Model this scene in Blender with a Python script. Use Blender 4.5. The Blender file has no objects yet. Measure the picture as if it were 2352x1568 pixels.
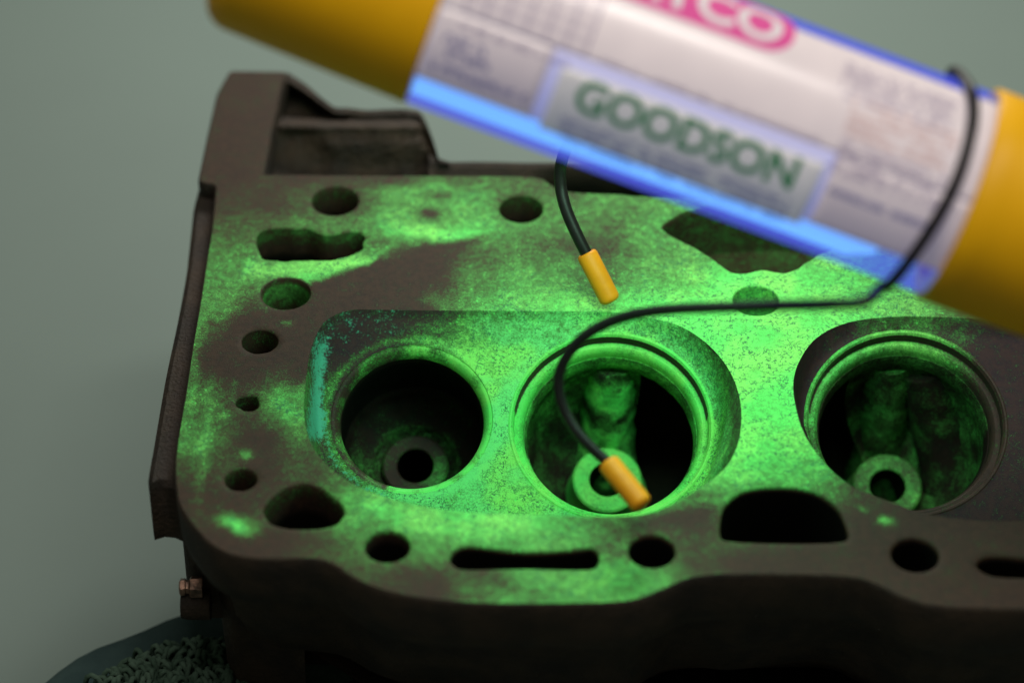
import bpy, bmesh, math, random
from mathutils import Vector, Matrix, noise
from mathutils.geometry import delaunay_2d_cdt
R = math.radians
random.seed(7)
scene = bpy.context.scene
col = scene.collection
scene.unit_settings.scale_length = 0.01          # one unit is one centimetre

# ------------------------------------------------------------------ camera
FPX = 7000.0                                      # focal length in pixels of a 2352 px wide frame
ELEV = R(40); DIST = 70.0
CAM = Vector((0, -DIST*math.cos(ELEV), DIST*math.sin(ELEV)))
FW = Vector((0, math.cos(ELEV), -math.sin(ELEV)))
UP = Vector((0, math.sin(ELEV), math.cos(ELEV)))
cd = bpy.data.cameras.new('camera'); cam = bpy.data.objects.new('camera', cd); col.objects.link(cam)
cam.location = CAM; cam.rotation_euler = (R(90)-ELEV, 0, 0)
cd.sensor_width = 36; cd.lens = FPX/2352*36
cd.clip_start = 1; cd.clip_end = 2000
cd.dof.use_dof = True; cd.dof.focus_distance = 69.6; cd.dof.aperture_fstop = 0.067
cd.dof.aperture_blades = 0
scene.camera = cam

# ------------------------------------------------------------------ world, light, exposure
w = bpy.data.worlds.new('World'); scene.world = w; w.use_nodes = True
w.node_tree.nodes['Background'].inputs[0].default_value = (1.0, 1.0, 0.80, 1)
w.node_tree.nodes['Background'].inputs[1].default_value = 0.115
scene.view_settings.view_transform = 'Standard'; scene.view_settings.look = 'None'
scene.view_settings.exposure = 0; scene.view_settings.gamma = 1
def area(name, loc, target, sx, sy, power, colr):
    l = bpy.data.lights.new(name, 'AREA'); l.shape = 'RECTANGLE'; l.size = sx; l.size_y = sy
    l.energy = power; l.color = colr
    o = bpy.data.objects.new(name, l); col.objects.link(o); o.location = loc
    o.rotation_euler = (Vector(target)-Vector(loc)).to_track_quat('-Z', 'Y').to_euler()
    return o
area('bench_fill', (3, 38, 24), (1, 24, -12), 14, 10, 16500, (1.0, .93, .86))  # unseen fill, added to brighten the bench behind the head
area('ceiling_light', (10, -16, 90), (3, -3, 0), 64, 9, 52000, (1.0, .92, .84))

# ------------------------------------------------------------------ helpers
def ray(px, py):
    return FW + Vector((1, 0, 0))*((px-1176)/FPX) - UP*((py-784)/FPX)
def P(px, py, z=0.0):
    d = ray(px, py); return CAM + d*((z-CAM.z)/d.z)
def PD(px, py, D): return CAM + ray(px, py)*D
def proj(p):
    v = p-CAM; D = v.dot(FW); return 1176+v.x/D*FPX, 784-v.dot(UP)/D*FPX
def tag(o, label=None, cat=None, group=None, kind=None):
    if label: o['label'] = label
    if cat: o['category'] = cat
    if group: o['group'] = group
    if kind: o['kind'] = kind
    return o
def empty(name, loc=(0, 0, 0)):
    o = bpy.data.objects.new(name, None); col.objects.link(o); o.location = loc
    o.empty_display_size = 1; return o
def link(name, me, mat, parent=None, smooth=False, auto=None):
    o = bpy.data.objects.new(name, me); col.objects.link(o)
    if mat: me.materials.append(mat)
    if parent:
        o.parent = parent; o.matrix_parent_inverse = Matrix.Translation(-Vector(parent.location))
    if smooth or auto: me.shade_smooth()
    if auto: me.set_sharp_from_angle(angle=R(auto))
    return o
def from_bm(name, bm, mat, parent=None, smooth=False, auto=None):
    bmesh.ops.recalc_face_normals(bm, faces=bm.faces)
    me = bpy.data.meshes.new(name); bm.to_mesh(me); bm.free()
    return link(name, me, mat, parent, smooth, auto)
def sstep(a, b, x):
    t = max(0, min(1, (x-a)/(b-a))); return t*t*(3-2*t)
def catmull(pts, n, closed=True):
    out = []; N = len(pts)
    for i in range(N if closed else N-1):
        if closed: p0, p1, p2, p3 = [pts[(i+k) % N] for k in (-1, 0, 1, 2)]
        else: p0, p1, p2, p3 = pts[max(i-1, 0)], pts[i], pts[i+1], pts[min(i+2, N-1)]
        for k in range(n):
            t = k/n; t2 = t*t; t3 = t2*t
            out.append((2*p1+(p2-p0)*t+(2*p0-5*p1+4*p2-p3)*t2+(3*p1-p0-3*p2+p3)*t3)*.5)
    if not closed: out.append(pts[-1])
    return out
def resample(poly, step):
    out = []; N = len(poly); acc = 0.0
    L = [(poly[(i+1) % N]-poly[i]).length for i in range(N)]
    tot = sum(L); n = max(8, int(tot/step)); st = tot/n; i = 0; pos = 0.0
    for k in range(n):
        target = k*st
        while pos+L[i] < target and i < N-1: pos += L[i]; i += 1
        t = (target-pos)/L[i] if L[i] > 1e-9 else 0
        out.append(poly[i].lerp(poly[(i+1) % N], t))
    return out
def area2(poly):
    return sum(poly[i].x*poly[(i+1) % len(poly)].y-poly[(i+1) % len(poly)].x*poly[i].y for i in range(len(poly)))
def ccw(poly): return poly if area2(poly) > 0 else poly[::-1]
def offset(poly, d):                               # poly ccw; d > 0 goes outward
    N = len(poly); out = []
    for i in range(N):
        t = (poly[(i+1) % N]-poly[i-1]); t = t.normalized() if t.length > 1e-9 else Vector((1, 0))
        out.append(poly[i]+Vector((t.y, -t.x))*d)
    return out
def inside(p, poly):
    c = False; j = len(poly)-1; x, y = p[0], p[1]
    for i in range(len(poly)):
        a, b = poly[i], poly[j]
        if (a.y > y) != (b.y > y) and x < (b.x-a.x)*(y-a.y)/(b.y-a.y)+a.x: c = not c
        j = i
    return c
def image_poly(pts, z=0.0, smooth=6, step=.12):
    v = [P(x, y, z).xy for x, y in pts]
    if smooth: v = catmull(v, smooth)
    return resample(ccw(v), step)
def circle_img(cx, cy, wpx, z=0.0, step=.1, rough=0.0, seed=0):
    c = P(cx, cy, z); r = (P(cx+wpx/2, cy, z)-P(cx-wpx/2, cy, z)).length/2
    n = max(24, int(2*math.pi*r/step)); out = []
    for k in range(n):
        a = 2*math.pi*k/n
        rr = r*(1+rough*noise.noise(Vector((math.cos(a)*2.2, math.sin(a)*2.2, seed*3.1)))*2)
        out.append(Vector((c.x+rr*math.cos(a), c.y+rr*math.sin(a))))
    return out
def rough_poly(poly, amp, seed, fr=3.0):
    return [p+Vector((noise.noise(Vector((p.x*fr, p.y*fr, seed))), noise.noise(Vector((p.x*fr, p.y*fr, seed+9)))))*amp for p in poly]
def sheet(outer, holes, grid, zfun, edge_gap=.05):
    """triangulated region outer minus holes with a jittered inner grid; returns verts, tris, index lists of the loops"""
    from collections import defaultdict
    vs = []; edges = []; loops = []
    for lp in [outer]+holes:
        b = len(vs); n = len(lp); vs += [Vector((p.x, p.y)) for p in lp]
        edges += [(b+i, b+(i+1) % n) for i in range(n)]; loops.append((b, n))
    cell = defaultdict(list)
    for v in vs: cell[(int(v.x//.3), int(v.y//.3))].append(v)
    x0 = min(p.x for p in outer); x1 = max(p.x for p in outer); y0 = min(p.y for p in outer); y1 = max(p.y for p in outer)
    # scanline inside test
    def spans(poly, y):
        xs = []; j = len(poly)-1
        for i in range(len(poly)):
            a, b = poly[i], poly[j]
            if (a.y > y) != (b.y > y): xs.append((b.x-a.x)*(y-a.y)/(b.y-a.y)+a.x)
            j = i
        return sorted(xs)
    y = y0+grid*.5; row = 0
    while y < y1:
        so = spans(outer, y); sh = [spans(h, y) for h in holes]
        x = x0+grid*(.25+.5*(row % 2))
        while x < x1:
            if sum(1 for q in so if q < x) % 2 == 1 and all(sum(1 for q in s if q < x) % 2 == 0 for s in sh):
                p = Vector((x, y)); kx, ky = int(x//.3), int(y//.3); ok = True
                for ax in (-1, 0, 1):
                    for ay in (-1, 0, 1):
                        for v in cell.get((kx+ax, ky+ay), ()):
                            if (v-p).length_squared < (edge_gap*1.1)**2: ok = False; break
                if ok: vs.append(p)
            x += grid
        y += grid*.87; row += 1
    v2, _, f2, ov, _, _ = delaunay_2d_cdt(vs, edges, [], 0, 1e-5)
    mp = {}
    for k, lst in enumerate(ov):
        for o in lst: mp[o] = k
    tris = []
    for f in f2:
        c = (v2[f[0]]+v2[f[1]]+v2[f[2]])/3
        if inside(c, outer) and not any(inside(c, h) for h in holes): tris.append(tuple(f))
    V = [Vector((p.x, p.y, zfun(p.x, p.y))) for p in v2]
    lidx = [[mp[b+i] for i in range(n)] for b, n in loops]
    return V, tris, lidx
def tube_mesh(pts, radii, seg=14, cap=True):
    bm = bmesh.new(); rings = []; N = len(pts)
    if not hasattr(radii, '__len__'): radii = [radii]*N
    t0 = (pts[1]-pts[0]).normalized(); ref = t0.orthogonal().normalized()
    for i in range(N):
        t = (pts[min(i+1, N-1)]-pts[max(i-1, 0)]).normalized()
        ref = (ref-t*ref.dot(t)).normalized(); b = t.cross(ref)
        rings.append([bm.verts.new(pts[i]+(ref*math.cos(2*math.pi*k/seg)+b*math.sin(2*math.pi*k/seg))*radii[i]) for k in range(seg)])
    for i in range(N-1):
        for k in range(seg):
            bm.faces.new((rings[i][k], rings[i][(k+1) % seg], rings[i+1][(k+1) % seg], rings[i+1][k]))
    if cap: bm.faces.new(rings[0][::-1]); bm.faces.new(rings[-1])
    return bm
def lathe_mesh(org, ax, e1, prof, seg=96, skip=None, a0=0, bm=None):
    """prof: (radius, distance along ax)"""
    e2 = ax.cross(e1).normalized(); bm = bm or bmesh.new(); rings = []
    for r, d in prof:
        if r < 1e-6: rings.append([bm.verts.new(org+ax*d)]*seg)
        else: rings.append([bm.verts.new(org+ax*d+(e1*math.cos(2*math.pi*k/seg)+e2*math.sin(2*math.pi*k/seg))*r) for k in range(seg)])
    for i in range(len(prof)-1):
        for k in range(seg):
            if skip and skip(360.0*(k+.5)/seg, (prof[i][1]+prof[i+1][1])/2): continue
            q = [rings[i][k], rings[i][(k+1) % seg], rings[i+1][(k+1) % seg], rings[i+1][k]]
            u = []
            for v in q:
                if v not in u: u.append(v)
            if len(u) >= 3: bm.faces.new(u)
    return bm

# ------------------------------------------------------------------ materials
class NT:
    def __init__(s, name):
        s.m = bpy.data.materials.new(name); s.m.use_nodes = True; s.t = s.m.node_tree
        s.b = s.t.nodes['Principled BSDF']; s.out = s.t.nodes['Material Output']
        s.co = s.t.nodes.new('ShaderNodeTexCoord').outputs['Object']
    def n(s, ty, **kw):
        x = s.t.nodes.new(ty)
        for k, v in kw.items():
            if k in x.inputs.keys() and not hasattr(x, k): x.inputs[k].default_value = v
            elif hasattr(x, k): setattr(x, k, v)
        return x
    def l(s, a, b): s.t.links.new(a, b)
    def noise(s, scale, detail=4, rough=.6, co=None, dist=0):
        x = s.t.nodes.new('ShaderNodeTexNoise'); x.inputs['Scale'].default_value = scale
        x.inputs['Detail'].default_value = detail; x.inputs['Roughness'].default_value = rough
        x.inputs['Distortion'].default_value = dist
        s.l(co or s.co, x.inputs['Vector']); return x.outputs['Fac']
    def vor(s, scale, rand=1.0):
        x = s.t.nodes.new('ShaderNodeTexVoronoi'); x.inputs['Scale'].default_value = scale
        x.inputs['Randomness'].default_value = rand; s.l(s.co, x.inputs['Vector']); return x.outputs['Distance']
    def math(s, op, a, b=None, c=None, clamp=False):
        x = s.t.nodes.new('ShaderNodeMath'); x.operation = op; x.use_clamp = clamp
        for i, v in enumerate((a, b, c)):
            if v is None: continue
            if hasattr(v, 'links') or hasattr(v, 'is_linked'): s.l(v, x.inputs[i])
            else: x.inputs[i].default_value = v
        return x.outputs[0]
    def ss(s, a, lo, hi, o0=0, o1=1):
        x = s.t.nodes.new('ShaderNodeMapRange'); x.interpolation_type = 'SMOOTHSTEP'
        s.l(a, x.inputs['Value'])
        x.inputs['From Min'].default_value = lo; x.inputs['From Max'].default_value = hi
        x.inputs['To Min'].default_value = o0; x.inputs['To Max'].default_value = o1
        return x.outputs[0]
    def mix(s, f, a, b):
        x = s.t.nodes.new('ShaderNodeMix'); x.data_type = 'RGBA'
        for v, i in ((f, 0), (a, 6), (b, 7)):
            if isinstance(v, tuple): x.inputs[i].default_value = v+(1,) if len(v) == 3 else v
            elif isinstance(v, (int, float)): x.inputs[i].default_value = v
            else: s.l(v, x.inputs[i])
        return x.outputs[2]
    def attr(s, name):
        x = s.t.nodes.new('ShaderNodeAttribute'); x.attribute_name = name; return x.outputs['Fac']
    def bump(s, h, strength=.3, dist=.02):
        x = s.t.nodes.new('ShaderNodeBump'); x.inputs['Strength'].default_value = strength
        x.inputs['Distance'].default_value = dist; s.l(h, x.inputs['Height']); s.l(x.outputs[0], s.b.inputs['Normal'])
    def col(s, v):
        if isinstance(v, tuple): s.b.inputs['Base Color'].default_value = v+(1,)
        else: s.l(v, s.b.inputs['Base Color'])
    def set(s, **kw):
        for k, v in kw.items(): s.b.inputs[k.replace('_', ' ')].default_value = v

def iron_powder(name, iron=(.042, .025, .016), iron2=(.024, .015, .012), worm=1.0, rough=.62, ws=12.5, hi=(.125, .80, .150)):
    """bare iron that carries a film of green powder where the surface attribute 'powder' says so; values below zero paint shade"""
    s = NT(name); a = s.attr('powder'); teal = s.attr('teal')
    n1 = s.noise(1.1, 6, .6); n2 = s.noise(5.5, 5, .65); n3 = s.noise(19, 4, .7); n5 = s.noise(48, 2, .6)
    m = s.math('ADD', a, s.math('MULTIPLY_ADD', n1, .50, -.25))
    m = s.math('ADD', m, s.math('MULTIPLY_ADD', n2, .80, -.40))
    # a ragged film edge: fine grain matters most where the film is half there
    mf = s.math('ADD', m, s.math('MULTIPLY_ADD', n3, .9, -.45))
    mf = s.math('ADD', mf, s.math('MULTIPLY_ADD', n5, 1.1, -.55))
    film = s.ss(mf, .10, .62)
    thick = s.ss(mf, .45, 1.05)
    powder = s.mix(thick, (.055, .205, .045), s.mix(s.ss(s.noise(.55, 3), .42, .62), hi, (.235, .80, .150)))
    base = s.mix(s.ss(n2, .35, .65), iron, iron2)
    base = s.mix(s.ss(s.math('MULTIPLY', a, -1), .15, .8), base, (.003, .003, .002))   # below zero: shade inside bores painted as near-black
    c = s.mix(film, base, powder)
    # fine bright specks of powder on the half-bare metal
    v = s.vor(7.5); sp = s.math('MULTIPLY', s.ss(v, .10, .26, 1, 0), s.ss(s.noise(2.2, 3), .47, .60))
    sp = s.math('MULTIPLY', sp, s.ss(a, .2, .5)); c = s.mix(s.math('MULTIPLY', sp, .8), c, (.13, .9, .16))
    # dark worm-like marks through the thick powder
    if worm:
        w3 = s.noise(ws, 1, .5, dist=.3)
        wm = s.ss(s.math('ABSOLUTE', s.math('SUBTRACT', w3, .47)), .012, .055, 1, 0)
        wm = s.math('MULTIPLY', wm, s.ss(s.noise(1.1, 2, .5), .40, .50))
        wm = s.math('MULTIPLY', wm, s.ss(s.noise(5, 1, .5), .40, .50)); wm = s.math('MULTIPLY', wm, s.ss(a, .42, .62))
        c = s.mix(s.math('MULTIPLY', wm, worm*.85), c, (.020, .13, .060))
    # pale threads of powder lying on the thinner film
    w4 = s.noise(6.5, 2, .6, dist=1.2)
    lm = s.ss(s.math('ABSOLUTE', s.math('SUBTRACT', w4, .5)), .004, .016, 1, 0)
    lm = s.math('MULTIPLY', lm, s.ss(s.noise(2.6, 2), .50, .60)); lm = s.math('MULTIPLY', lm, s.ss(a, .18, .45))
    c = s.mix(s.math('MULTIPLY', lm, .8), c, (.16, .80, .15))
    tf = s.math('ADD', teal, s.math('MULTIPLY_ADD', n3, 1.1, -.55)); tf = s.math('ADD', tf, s.math('MULTIPLY_ADD', n2, .9, -.45)); tf = s.ss(tf, .34, .66, 0, .9)
    c = s.mix(tf, c, (.07, .42, .30))
    s.col(c); s.b.inputs['Roughness'].default_value = rough
    s.b.inputs['Specular IOR Level'].default_value = .12
    h = s.math('ADD', s.math('MULTIPLY', n3, .6), s.math('MULTIPLY', n5, .5)); s.bump(h, .42, .030)
    return s.m
M_DECK = iron_powder('powdered_machined_iron', ws=8.5)
M_CHAM = iron_powder('powdered_chamber_iron', (.045, .026, .028), (.028, .018, .026), hi=(.155, .78, .225))
def plain(name, c1, c2, sc, rough=.6, bs=.2, bd=.02, spec=.3, sc2=None):
    s = NT(name); n = s.noise(sc, 5); s.col(s.mix(s.ss(n, .3, .7), c1, c2)); s.set(Roughness=rough)
    s.b.inputs['Specular IOR Level'].default_value = spec
    s.bump(s.noise(sc2 or sc*4, 4), bs, bd); return s.m
M_CAST = plain('raw_cast_iron', (.034, .023, .014), (.014, .011, .008), 1.1, .7, .9, .07, .25, 9)
M_SEAT = iron_powder('powdered_valve_seat', (.05, .03, .025), (.03, .02, .018), 0, .45)
M_YEL = plain('yellow_plastic', (.88, .47, .003), (.82, .43, .003), .6, .5, .05, .01, .25)
M_TIP = plain('yellow_rubber', (.80, .30, .008), (.74, .27, .008), 5, .5, .1, .01, .3)
M_CORD = plain('black_rubber_cord', (.009, .009, .009), (.014, .012, .012), 6, .42, .15, .01, .3)
M_BACK = plain('pale_grey_green_bench', (.144, .192, .173), (.135, .180, .163), .05, .8, .05, .02, .1, 2)
M_MAT = plain('dark_blue_green_cloth', (.035, .062, .060), (.026, .048, .048), 1.0, .9, .4, .05, .05, 9)
M_TOWEL = plain('green_grey_terry', (.070, .115, .085), (.035, .065, .045), 2.5, .95, .5, .05, .05, 14)
M_COPPER = plain('dull_copper', (.26, .155, .11), (.06, .04, .03), 5, .35, .6, .05, .5, 8); M_COPPER.node_tree.nodes['Principled BSDF'].inputs['Metallic'].default_value = .7
M_OIL = plain('wet_black_tray', (.004, .006, .006), (.003, .004, .004), 1, .12, .5, .1, .5, 2.5)

# ------------------------------------------------------------------ where the powder lies (stains with a shape of their own)
GX0, GDX = 400, 100
DECK_ROWS = {
 400: '0 0 .3 .5 1 1 3 3 3 3 3 3 3 3 3 3 3 3 3 3 3',
 460: '0 1 1.5 2 2 5 5 5 3 4 5 5 5 5 5 5 5 5 5 5 5',
 520: '1 3 2.5 4 3.5 6 7 6 5 5 3 5 6 6 6 6 6 6 6 6 6',
 580: '3 4.5 4 5 6 3 1 3 4 4 4 5 6 6 7 7 7 6 6 6 5',
 640: '4 5 5 5 1 0 1 4 6 5 4 6 7 9 9 8 7 5 4 3 2',
 700: '4 5 3 1 0 0 3 6 7 8 8 7 8 9 9 8 7 6 4 2 1',
 760: '5 4 1 0 0 1 4 6 8 8 8 8 9 9 9 9 8 6 4 2 1',
 840: '5 3 0 0 1 1 4 6 8 8 8 9 9 9 9 9 8 6 3 1 0',
 900: '5 3 1 5 6 3 5 7 8 9 9 9 9 9 9 9 7 4 2 0 0',
 960: '5 3 1 5 6 5 5 7 9 9 9 9 9 9 9 9 7 3 1 0 0',
 1020: '5 3 0 3 5 6 6 8 9 9 9 9 9 9 8 8 5 1 0 0 0',
 1080: '2 2 .5 2 4 6 7 9 9 9 9 9 9 7.5 7 6 2 0 0 0 0',
 1140: '0 1 1 2 5 7 8 9 9 9 8 6 4 5 6 4 1 0 0 0 0',
 1200: '0 0 1 1 5 6 7 8 8 6 4 2 1 4 4 1 0 0 0 0 0',
 1260: '0 0 0 1.5 3 4 6 6 6 5 4 3 2 2 1 0 0 0 0 0 0',
 1320: '0 0 0 1 2 2 1 3 6 6 6 5 2 1 0 0 0 0 0 0 0',
 1380: '0 0 0 0 1 1 0 4 6 6 6 5 2 0 0 0 0 0 0 0 0',
}
CH_ROWS = {
 700: '0 0 0 3 2 1 1 5 6 7 8 8 8 7 7 4 7 7 7 4 1',
 760: '0 0 0 2 0 1 4 7 8 8 8 7 6 5 3 1 6 7 6 3 1',
 820: '0 0 0 3 0 0 4 8 9 9 9 8 7 5 3 1 5 6 5 2 1',
 900: '0 0 0 4 1 0 4 8 10 10 9 8 8 6 2 1 3 4 3 1 0',
 1000: '0 0 0 4 1 1 5 9 10 10 10 9 8 6 2 1 3 3 1 0 0',
 1080: '0 0 0 3 2 5 7 9 9 10 10 10 8 6 2 1 1 1 0 0 0',
 1180: '0 0 0 3 5 7 8 9 9 9 9 9 8 5 2 1 1 0 0 0 0',
}
def table(rows):
    ys = sorted(rows); return ys, [[float(v) for v in rows[y].split()] for y in ys]
TD, TC = table(DECK_ROWS), table(CH_ROWS)
def look(T, px, py):
    ys, g = T; fx = max(0, min(19.999, (px-GX0)/GDX)); i = int(fx); tx = fx-i; tx = tx*tx*(3-2*tx)
    py = max(ys[0], min(ys[-1]-.01, py)); j = 0
    while ys[j+1] <= py: j += 1
    ty = (py-ys[j])/(ys[j+1]-ys[j]); ty = ty*ty*(3-2*ty)
    a = g[j][i]*(1-tx)+g[j][i+1]*tx; b = g[j+1][i]*(1-tx)+g[j+1][i+1]*tx
    return (a*(1-ty)+b*ty)/10
BLOBS = [  # px, py, sx, sy, angle, amount
 (545, 1206, 48, 20, 12, .85), (566, 1045, 14, 12, 0, .6), (2035, 1197, 18, 12, 0, .8), (1985, 1170, 12, 8, 0, .35),
 (640, 905, 60, 40, 60, .25), (625, 935, 45, 55, 0, .25), (985, 497, 26, 12, 0, -.55), (1000, 450, 30, 10, 0, -.3),
 (1000, 535, 90, 14, 4, .25), (850, 600, 90, 14, -12, .35), (745, 600, 110, 12, 0, .3), (870, 660, 110, 40, -32, -.4),
 (560, 800, 60, 40, 0, -.3), (570, 690, 40, 20, 0, -.1), (1520, 700, 80, 30, 0, .15), (1330, 560, 110, 25, 8, -.2),
 (1690, 660, 80, 40, 0, .15), (1560, 1185, 90, 18, -10, -.25), (1680, 1170, 22, 26, 0, .1), (1150, 1330, 150, 30, 28, -.2),
 (1730, 1290, 120, 30, 0, -.15), (668, 743, 10, 5, 0, .6), (655, 740, 6, 4, 0, .5), (515, 950, 12, 10, 0, .35),
 (540, 880, 8, 6, 0, .4), (900, 1180, 120, 14, 18, .2), (470, 1010, 14, 160, 6, .28), (450, 860, 10, 160, 6, .15),
]
SWEEP = [Vector(p) for p in [(455, 870), (480, 770), (560, 705), (610, 712), (690, 700), (725, 650), (780, 608), (900, 574), (1010, 558), (1110, 546), (1050, 590), (985, 640), (970, 680), (1000, 716), (800, 716), (720, 770), (690, 880), (640, 868), (560, 890)]]
PATCH = [Vector(p) for p in [(862, 490), (900, 540), (990, 557), (1080, 552), (1125, 520), (1120, 440), (1000, 420), (900, 430)]]
STRIPE = [Vector(p) for p in [(560, 602), (620, 606), (780, 604), (850, 590), (905, 562), (860, 600), (780, 622), (700, 655), (640, 625), (560, 640)]]
def soft_in(poly, px, py, soft):
    d = 1e9; n = len(poly)
    for i in range(n):
        a = poly[i]; b = poly[(i+1) % n]; ax, ay = b.x-a.x, b.y-a.y; L2 = ax*ax+ay*ay
        t = max(0, min(1, ((px-a.x)*ax+(py-a.y)*ay)/L2)); d = min(d, (a.x+ax*t-px)**2+(a.y+ay*t-py)**2)
    d = math.sqrt(d)*(1 if inside((px, py), poly) else -1)
    return sstep(-soft, soft, d)
def powder_deck(px, py):
    v = look(TD, px, py)
    px += 14*noise.noise(Vector((px*.02, py*.02, 4))); py += 14*noise.noise(Vector((px*.02, py*.02, 8)))
    if px < 1180 and py < 920:
        m = soft_in(SWEEP, px, py, 16+26*sstep(700, 560, px)*sstep(640, 800, py)); v = v*(1-m)+.02*m
        m = soft_in(PATCH, px, py, 14); v = v*(1-m)+(.55+.2*sstep(470, 550, py))*m
        m = soft_in(STRIPE, px, py, 12)*.8; v = v*(1-m)+.85*m
    for bx, by, sx, sy, an, am in BLOBS:
        dx, dy = px-bx, py-by; c, s_ = math.cos(R(an)), math.sin(R(an))
        u, q = (dx*c+dy*s_)/sx, (-dx*s_+dy*c)/sy
        d2 = u*u+q*q
        if d2 < 7: v += am*math.exp(-d2*1.1)
    return max(0, min(1.1, v))
def powder_cham(px, py):
    v = look(TC, px, py); q = math.hypot((px-946)/186, (py-961)/170)
    v += .34*math.exp(-((q-1.07)/.06)**2)
    q = math.hypot((px-1404)/236, (py-976)/214)
    if px > 1404: v -= .30*sstep(1.13, 1.22, q)*sstep(1560, 1640, px)
    return max(0, min(1.1, v))
def set_attr(me, name, vals):
    a = me.attributes.new(name, 'FLOAT', 'POINT'); a.data.foreach_set('value', vals)

# ------------------------------------------------------------------ the cylinder head
head = empty('cylinder_head', (0, 0, -6.3))
tag(head, 'cast iron engine cylinder head dusted with glowing green inspection powder', 'cylinder head')

deck_px = [(405, 1060), (406, 1100), (413, 1150), (432, 1186), (461, 1222), (491, 1250), (535, 1271), (602, 1280), (700, 1280), (760, 1290), (820, 1328),
 (880, 1352), (960, 1369), (1100, 1383), (1280, 1384), (1440, 1378), (1520, 1352), (1600, 1322), (1750, 1316), (1950, 1322),
 (2020, 1342), (2080, 1370), (2160, 1390), (2352, 1396), (2650, 1396), (2900, 1380), (3000, 1300), (3000, 500), (2900, 450), (2400, 445), (1560, 452),
 (1420, 447), (1300, 441), (1262, 424), (1230, 409), (1100, 405), (850, 404), (602, 402)]
ear_px = [(606, 392), (622, 300), (645, 195), (656, 166), (530, 164), (515, 190), (502, 214), (480, 310), (459, 412), (468, 420), (490, 421), (499, 428), (496, 460), (489, 530), (478, 590), (464, 684), (445, 793), (427, 913), (412, 1000)]
deck_outer = resample(ccw(catmull([P(x, y).xy for x, y in deck_px], 5, closed=False)+[P(x, y).xy for x, y in ear_px]), .12)

def slot(px): return image_poly(px)
holes = []; hole_depth = []
def add_hole(poly, lip=.05, depth=3.0, pw=None): holes.append(ccw(poly)); hole_depth.append((lip, depth if depth < 2 else (1.75 if min(p.y for p in poly) < -4.6 else 4.6), pw))
add_hole(circle_img(770, 461, 122), .10, 3, .35)
add_hole(circle_img(1197, 480, 106), .03, 3, .5)
add_hole(rough_poly(slot([(588, 545), (600, 528), (640, 523), (700, 526), (735, 535), (760, 537), (800, 530), (835, 535), (842, 548), (830, 560), (838, 568), (815, 585), (770, 598), (700, 600), (620, 598), (592, 580)]), .07, 3.3), .03, 3, .55)
add_hole(circle_img(657, 674, 128), .10, 3, .8)
add_hole(circle_img(597, 784, 90, rough=.02), .03, 3, .35)
add_hole(circle_img(570, 926, 60, rough=.08, seed=4), .03, 2, .4)
add_hole(circle_img(553, 1101, 82, rough=.02, seed=2), .04, 3, .2)
add_hole(rough_poly(slot([(600, 1180), (612, 1150), (645, 1122), (690, 1108), (730, 1115), (765, 1135), (792, 1162), (793, 1186), (772, 1205), (730, 1216), (675, 1217), (625, 1208)]), .04, 1.2), .05, 4, .45)
add_hole(circle_img(890, 1254, 114), .05, 4, .05)
add_hole(slot([(1028, 1282), (1045, 1258), (1085, 1250), (1200, 1263), (1320, 1258), (1358, 1253), (1380, 1272), (1378, 1295), (1350, 1310), (1200, 1308), (1070, 1310), (1040, 1300)]), .05, 4, .0)
add_hole(circle_img(1497, 1265, 118), .05, 4, .0)
add_hole(slot([(1652, 1236), (1650, 1195), (1662, 1158), (1700, 1127), (1760, 1116), (1830, 1118), (1885, 1133), (1925, 1163), (1945, 1200), (1953, 1236), (1925, 1247), (1850, 1250), (1750, 1249), (1680, 1245)]), .05, 4.5, .0)
add_hole(circle_img(2102, 1274, 120), .05, 4, .0)
add_hole(slot([(2238, 1300), (2252, 1280), (2290, 1274), (2400, 1282), (2520, 1278), (2560, 1290), (2555, 1320), (2500, 1334), (2380, 1330), (2280, 1325)]), .05, 4, .0)
add_hole(circle_img(1736, 690, 112), .03, 1.6, .8)
add_hole(rough_poly(slot([(1515, 525), (1540, 500), (1590, 480), (1700, 462), (1850, 462), (1930, 500), (1925, 560), (1888, 583), (1850, 605), (1812, 628), (1750, 621), (1692, 629), (1655, 610), (1600, 573), (1545, 545)]), .05, 2.2), .05, 1.5, .24)
cham1 = image_poly([(800, 713), (860, 711), (1000, 713), (1200, 714), (1400, 717), (1480, 728), (1560, 748), (1625, 790), (1672, 845), (1697, 905), (1703, 965), (1693, 1025), (1665, 1075), (1610, 1118), (1540, 1160), (1480, 1181), (1400, 1186),
  (1300, 1184), (1180, 1180), (1060, 1174), (940, 1156), (840, 1125), (765, 1080), (718, 1025), (699, 960), (702, 880), (715, 800), (745, 740)], smooth=5, step=.10)
cham2 = image_poly([(1960, 1118), (1900, 1070), (1852, 1005), (1830, 945), (1822, 880), (1838, 825), (1878, 774), (1950, 740), (2060, 727), (2180, 729), (2300, 733), (2450, 735), (2700, 740), (2770, 790),
  (2800, 880), (2810, 980), (2780, 1070), (2700, 1130), (2560, 1170), (2400, 1192), (2300, 1196), (2210, 1192), (2120, 1178), (2040, 1150)], smooth=5, step=.10)

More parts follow.
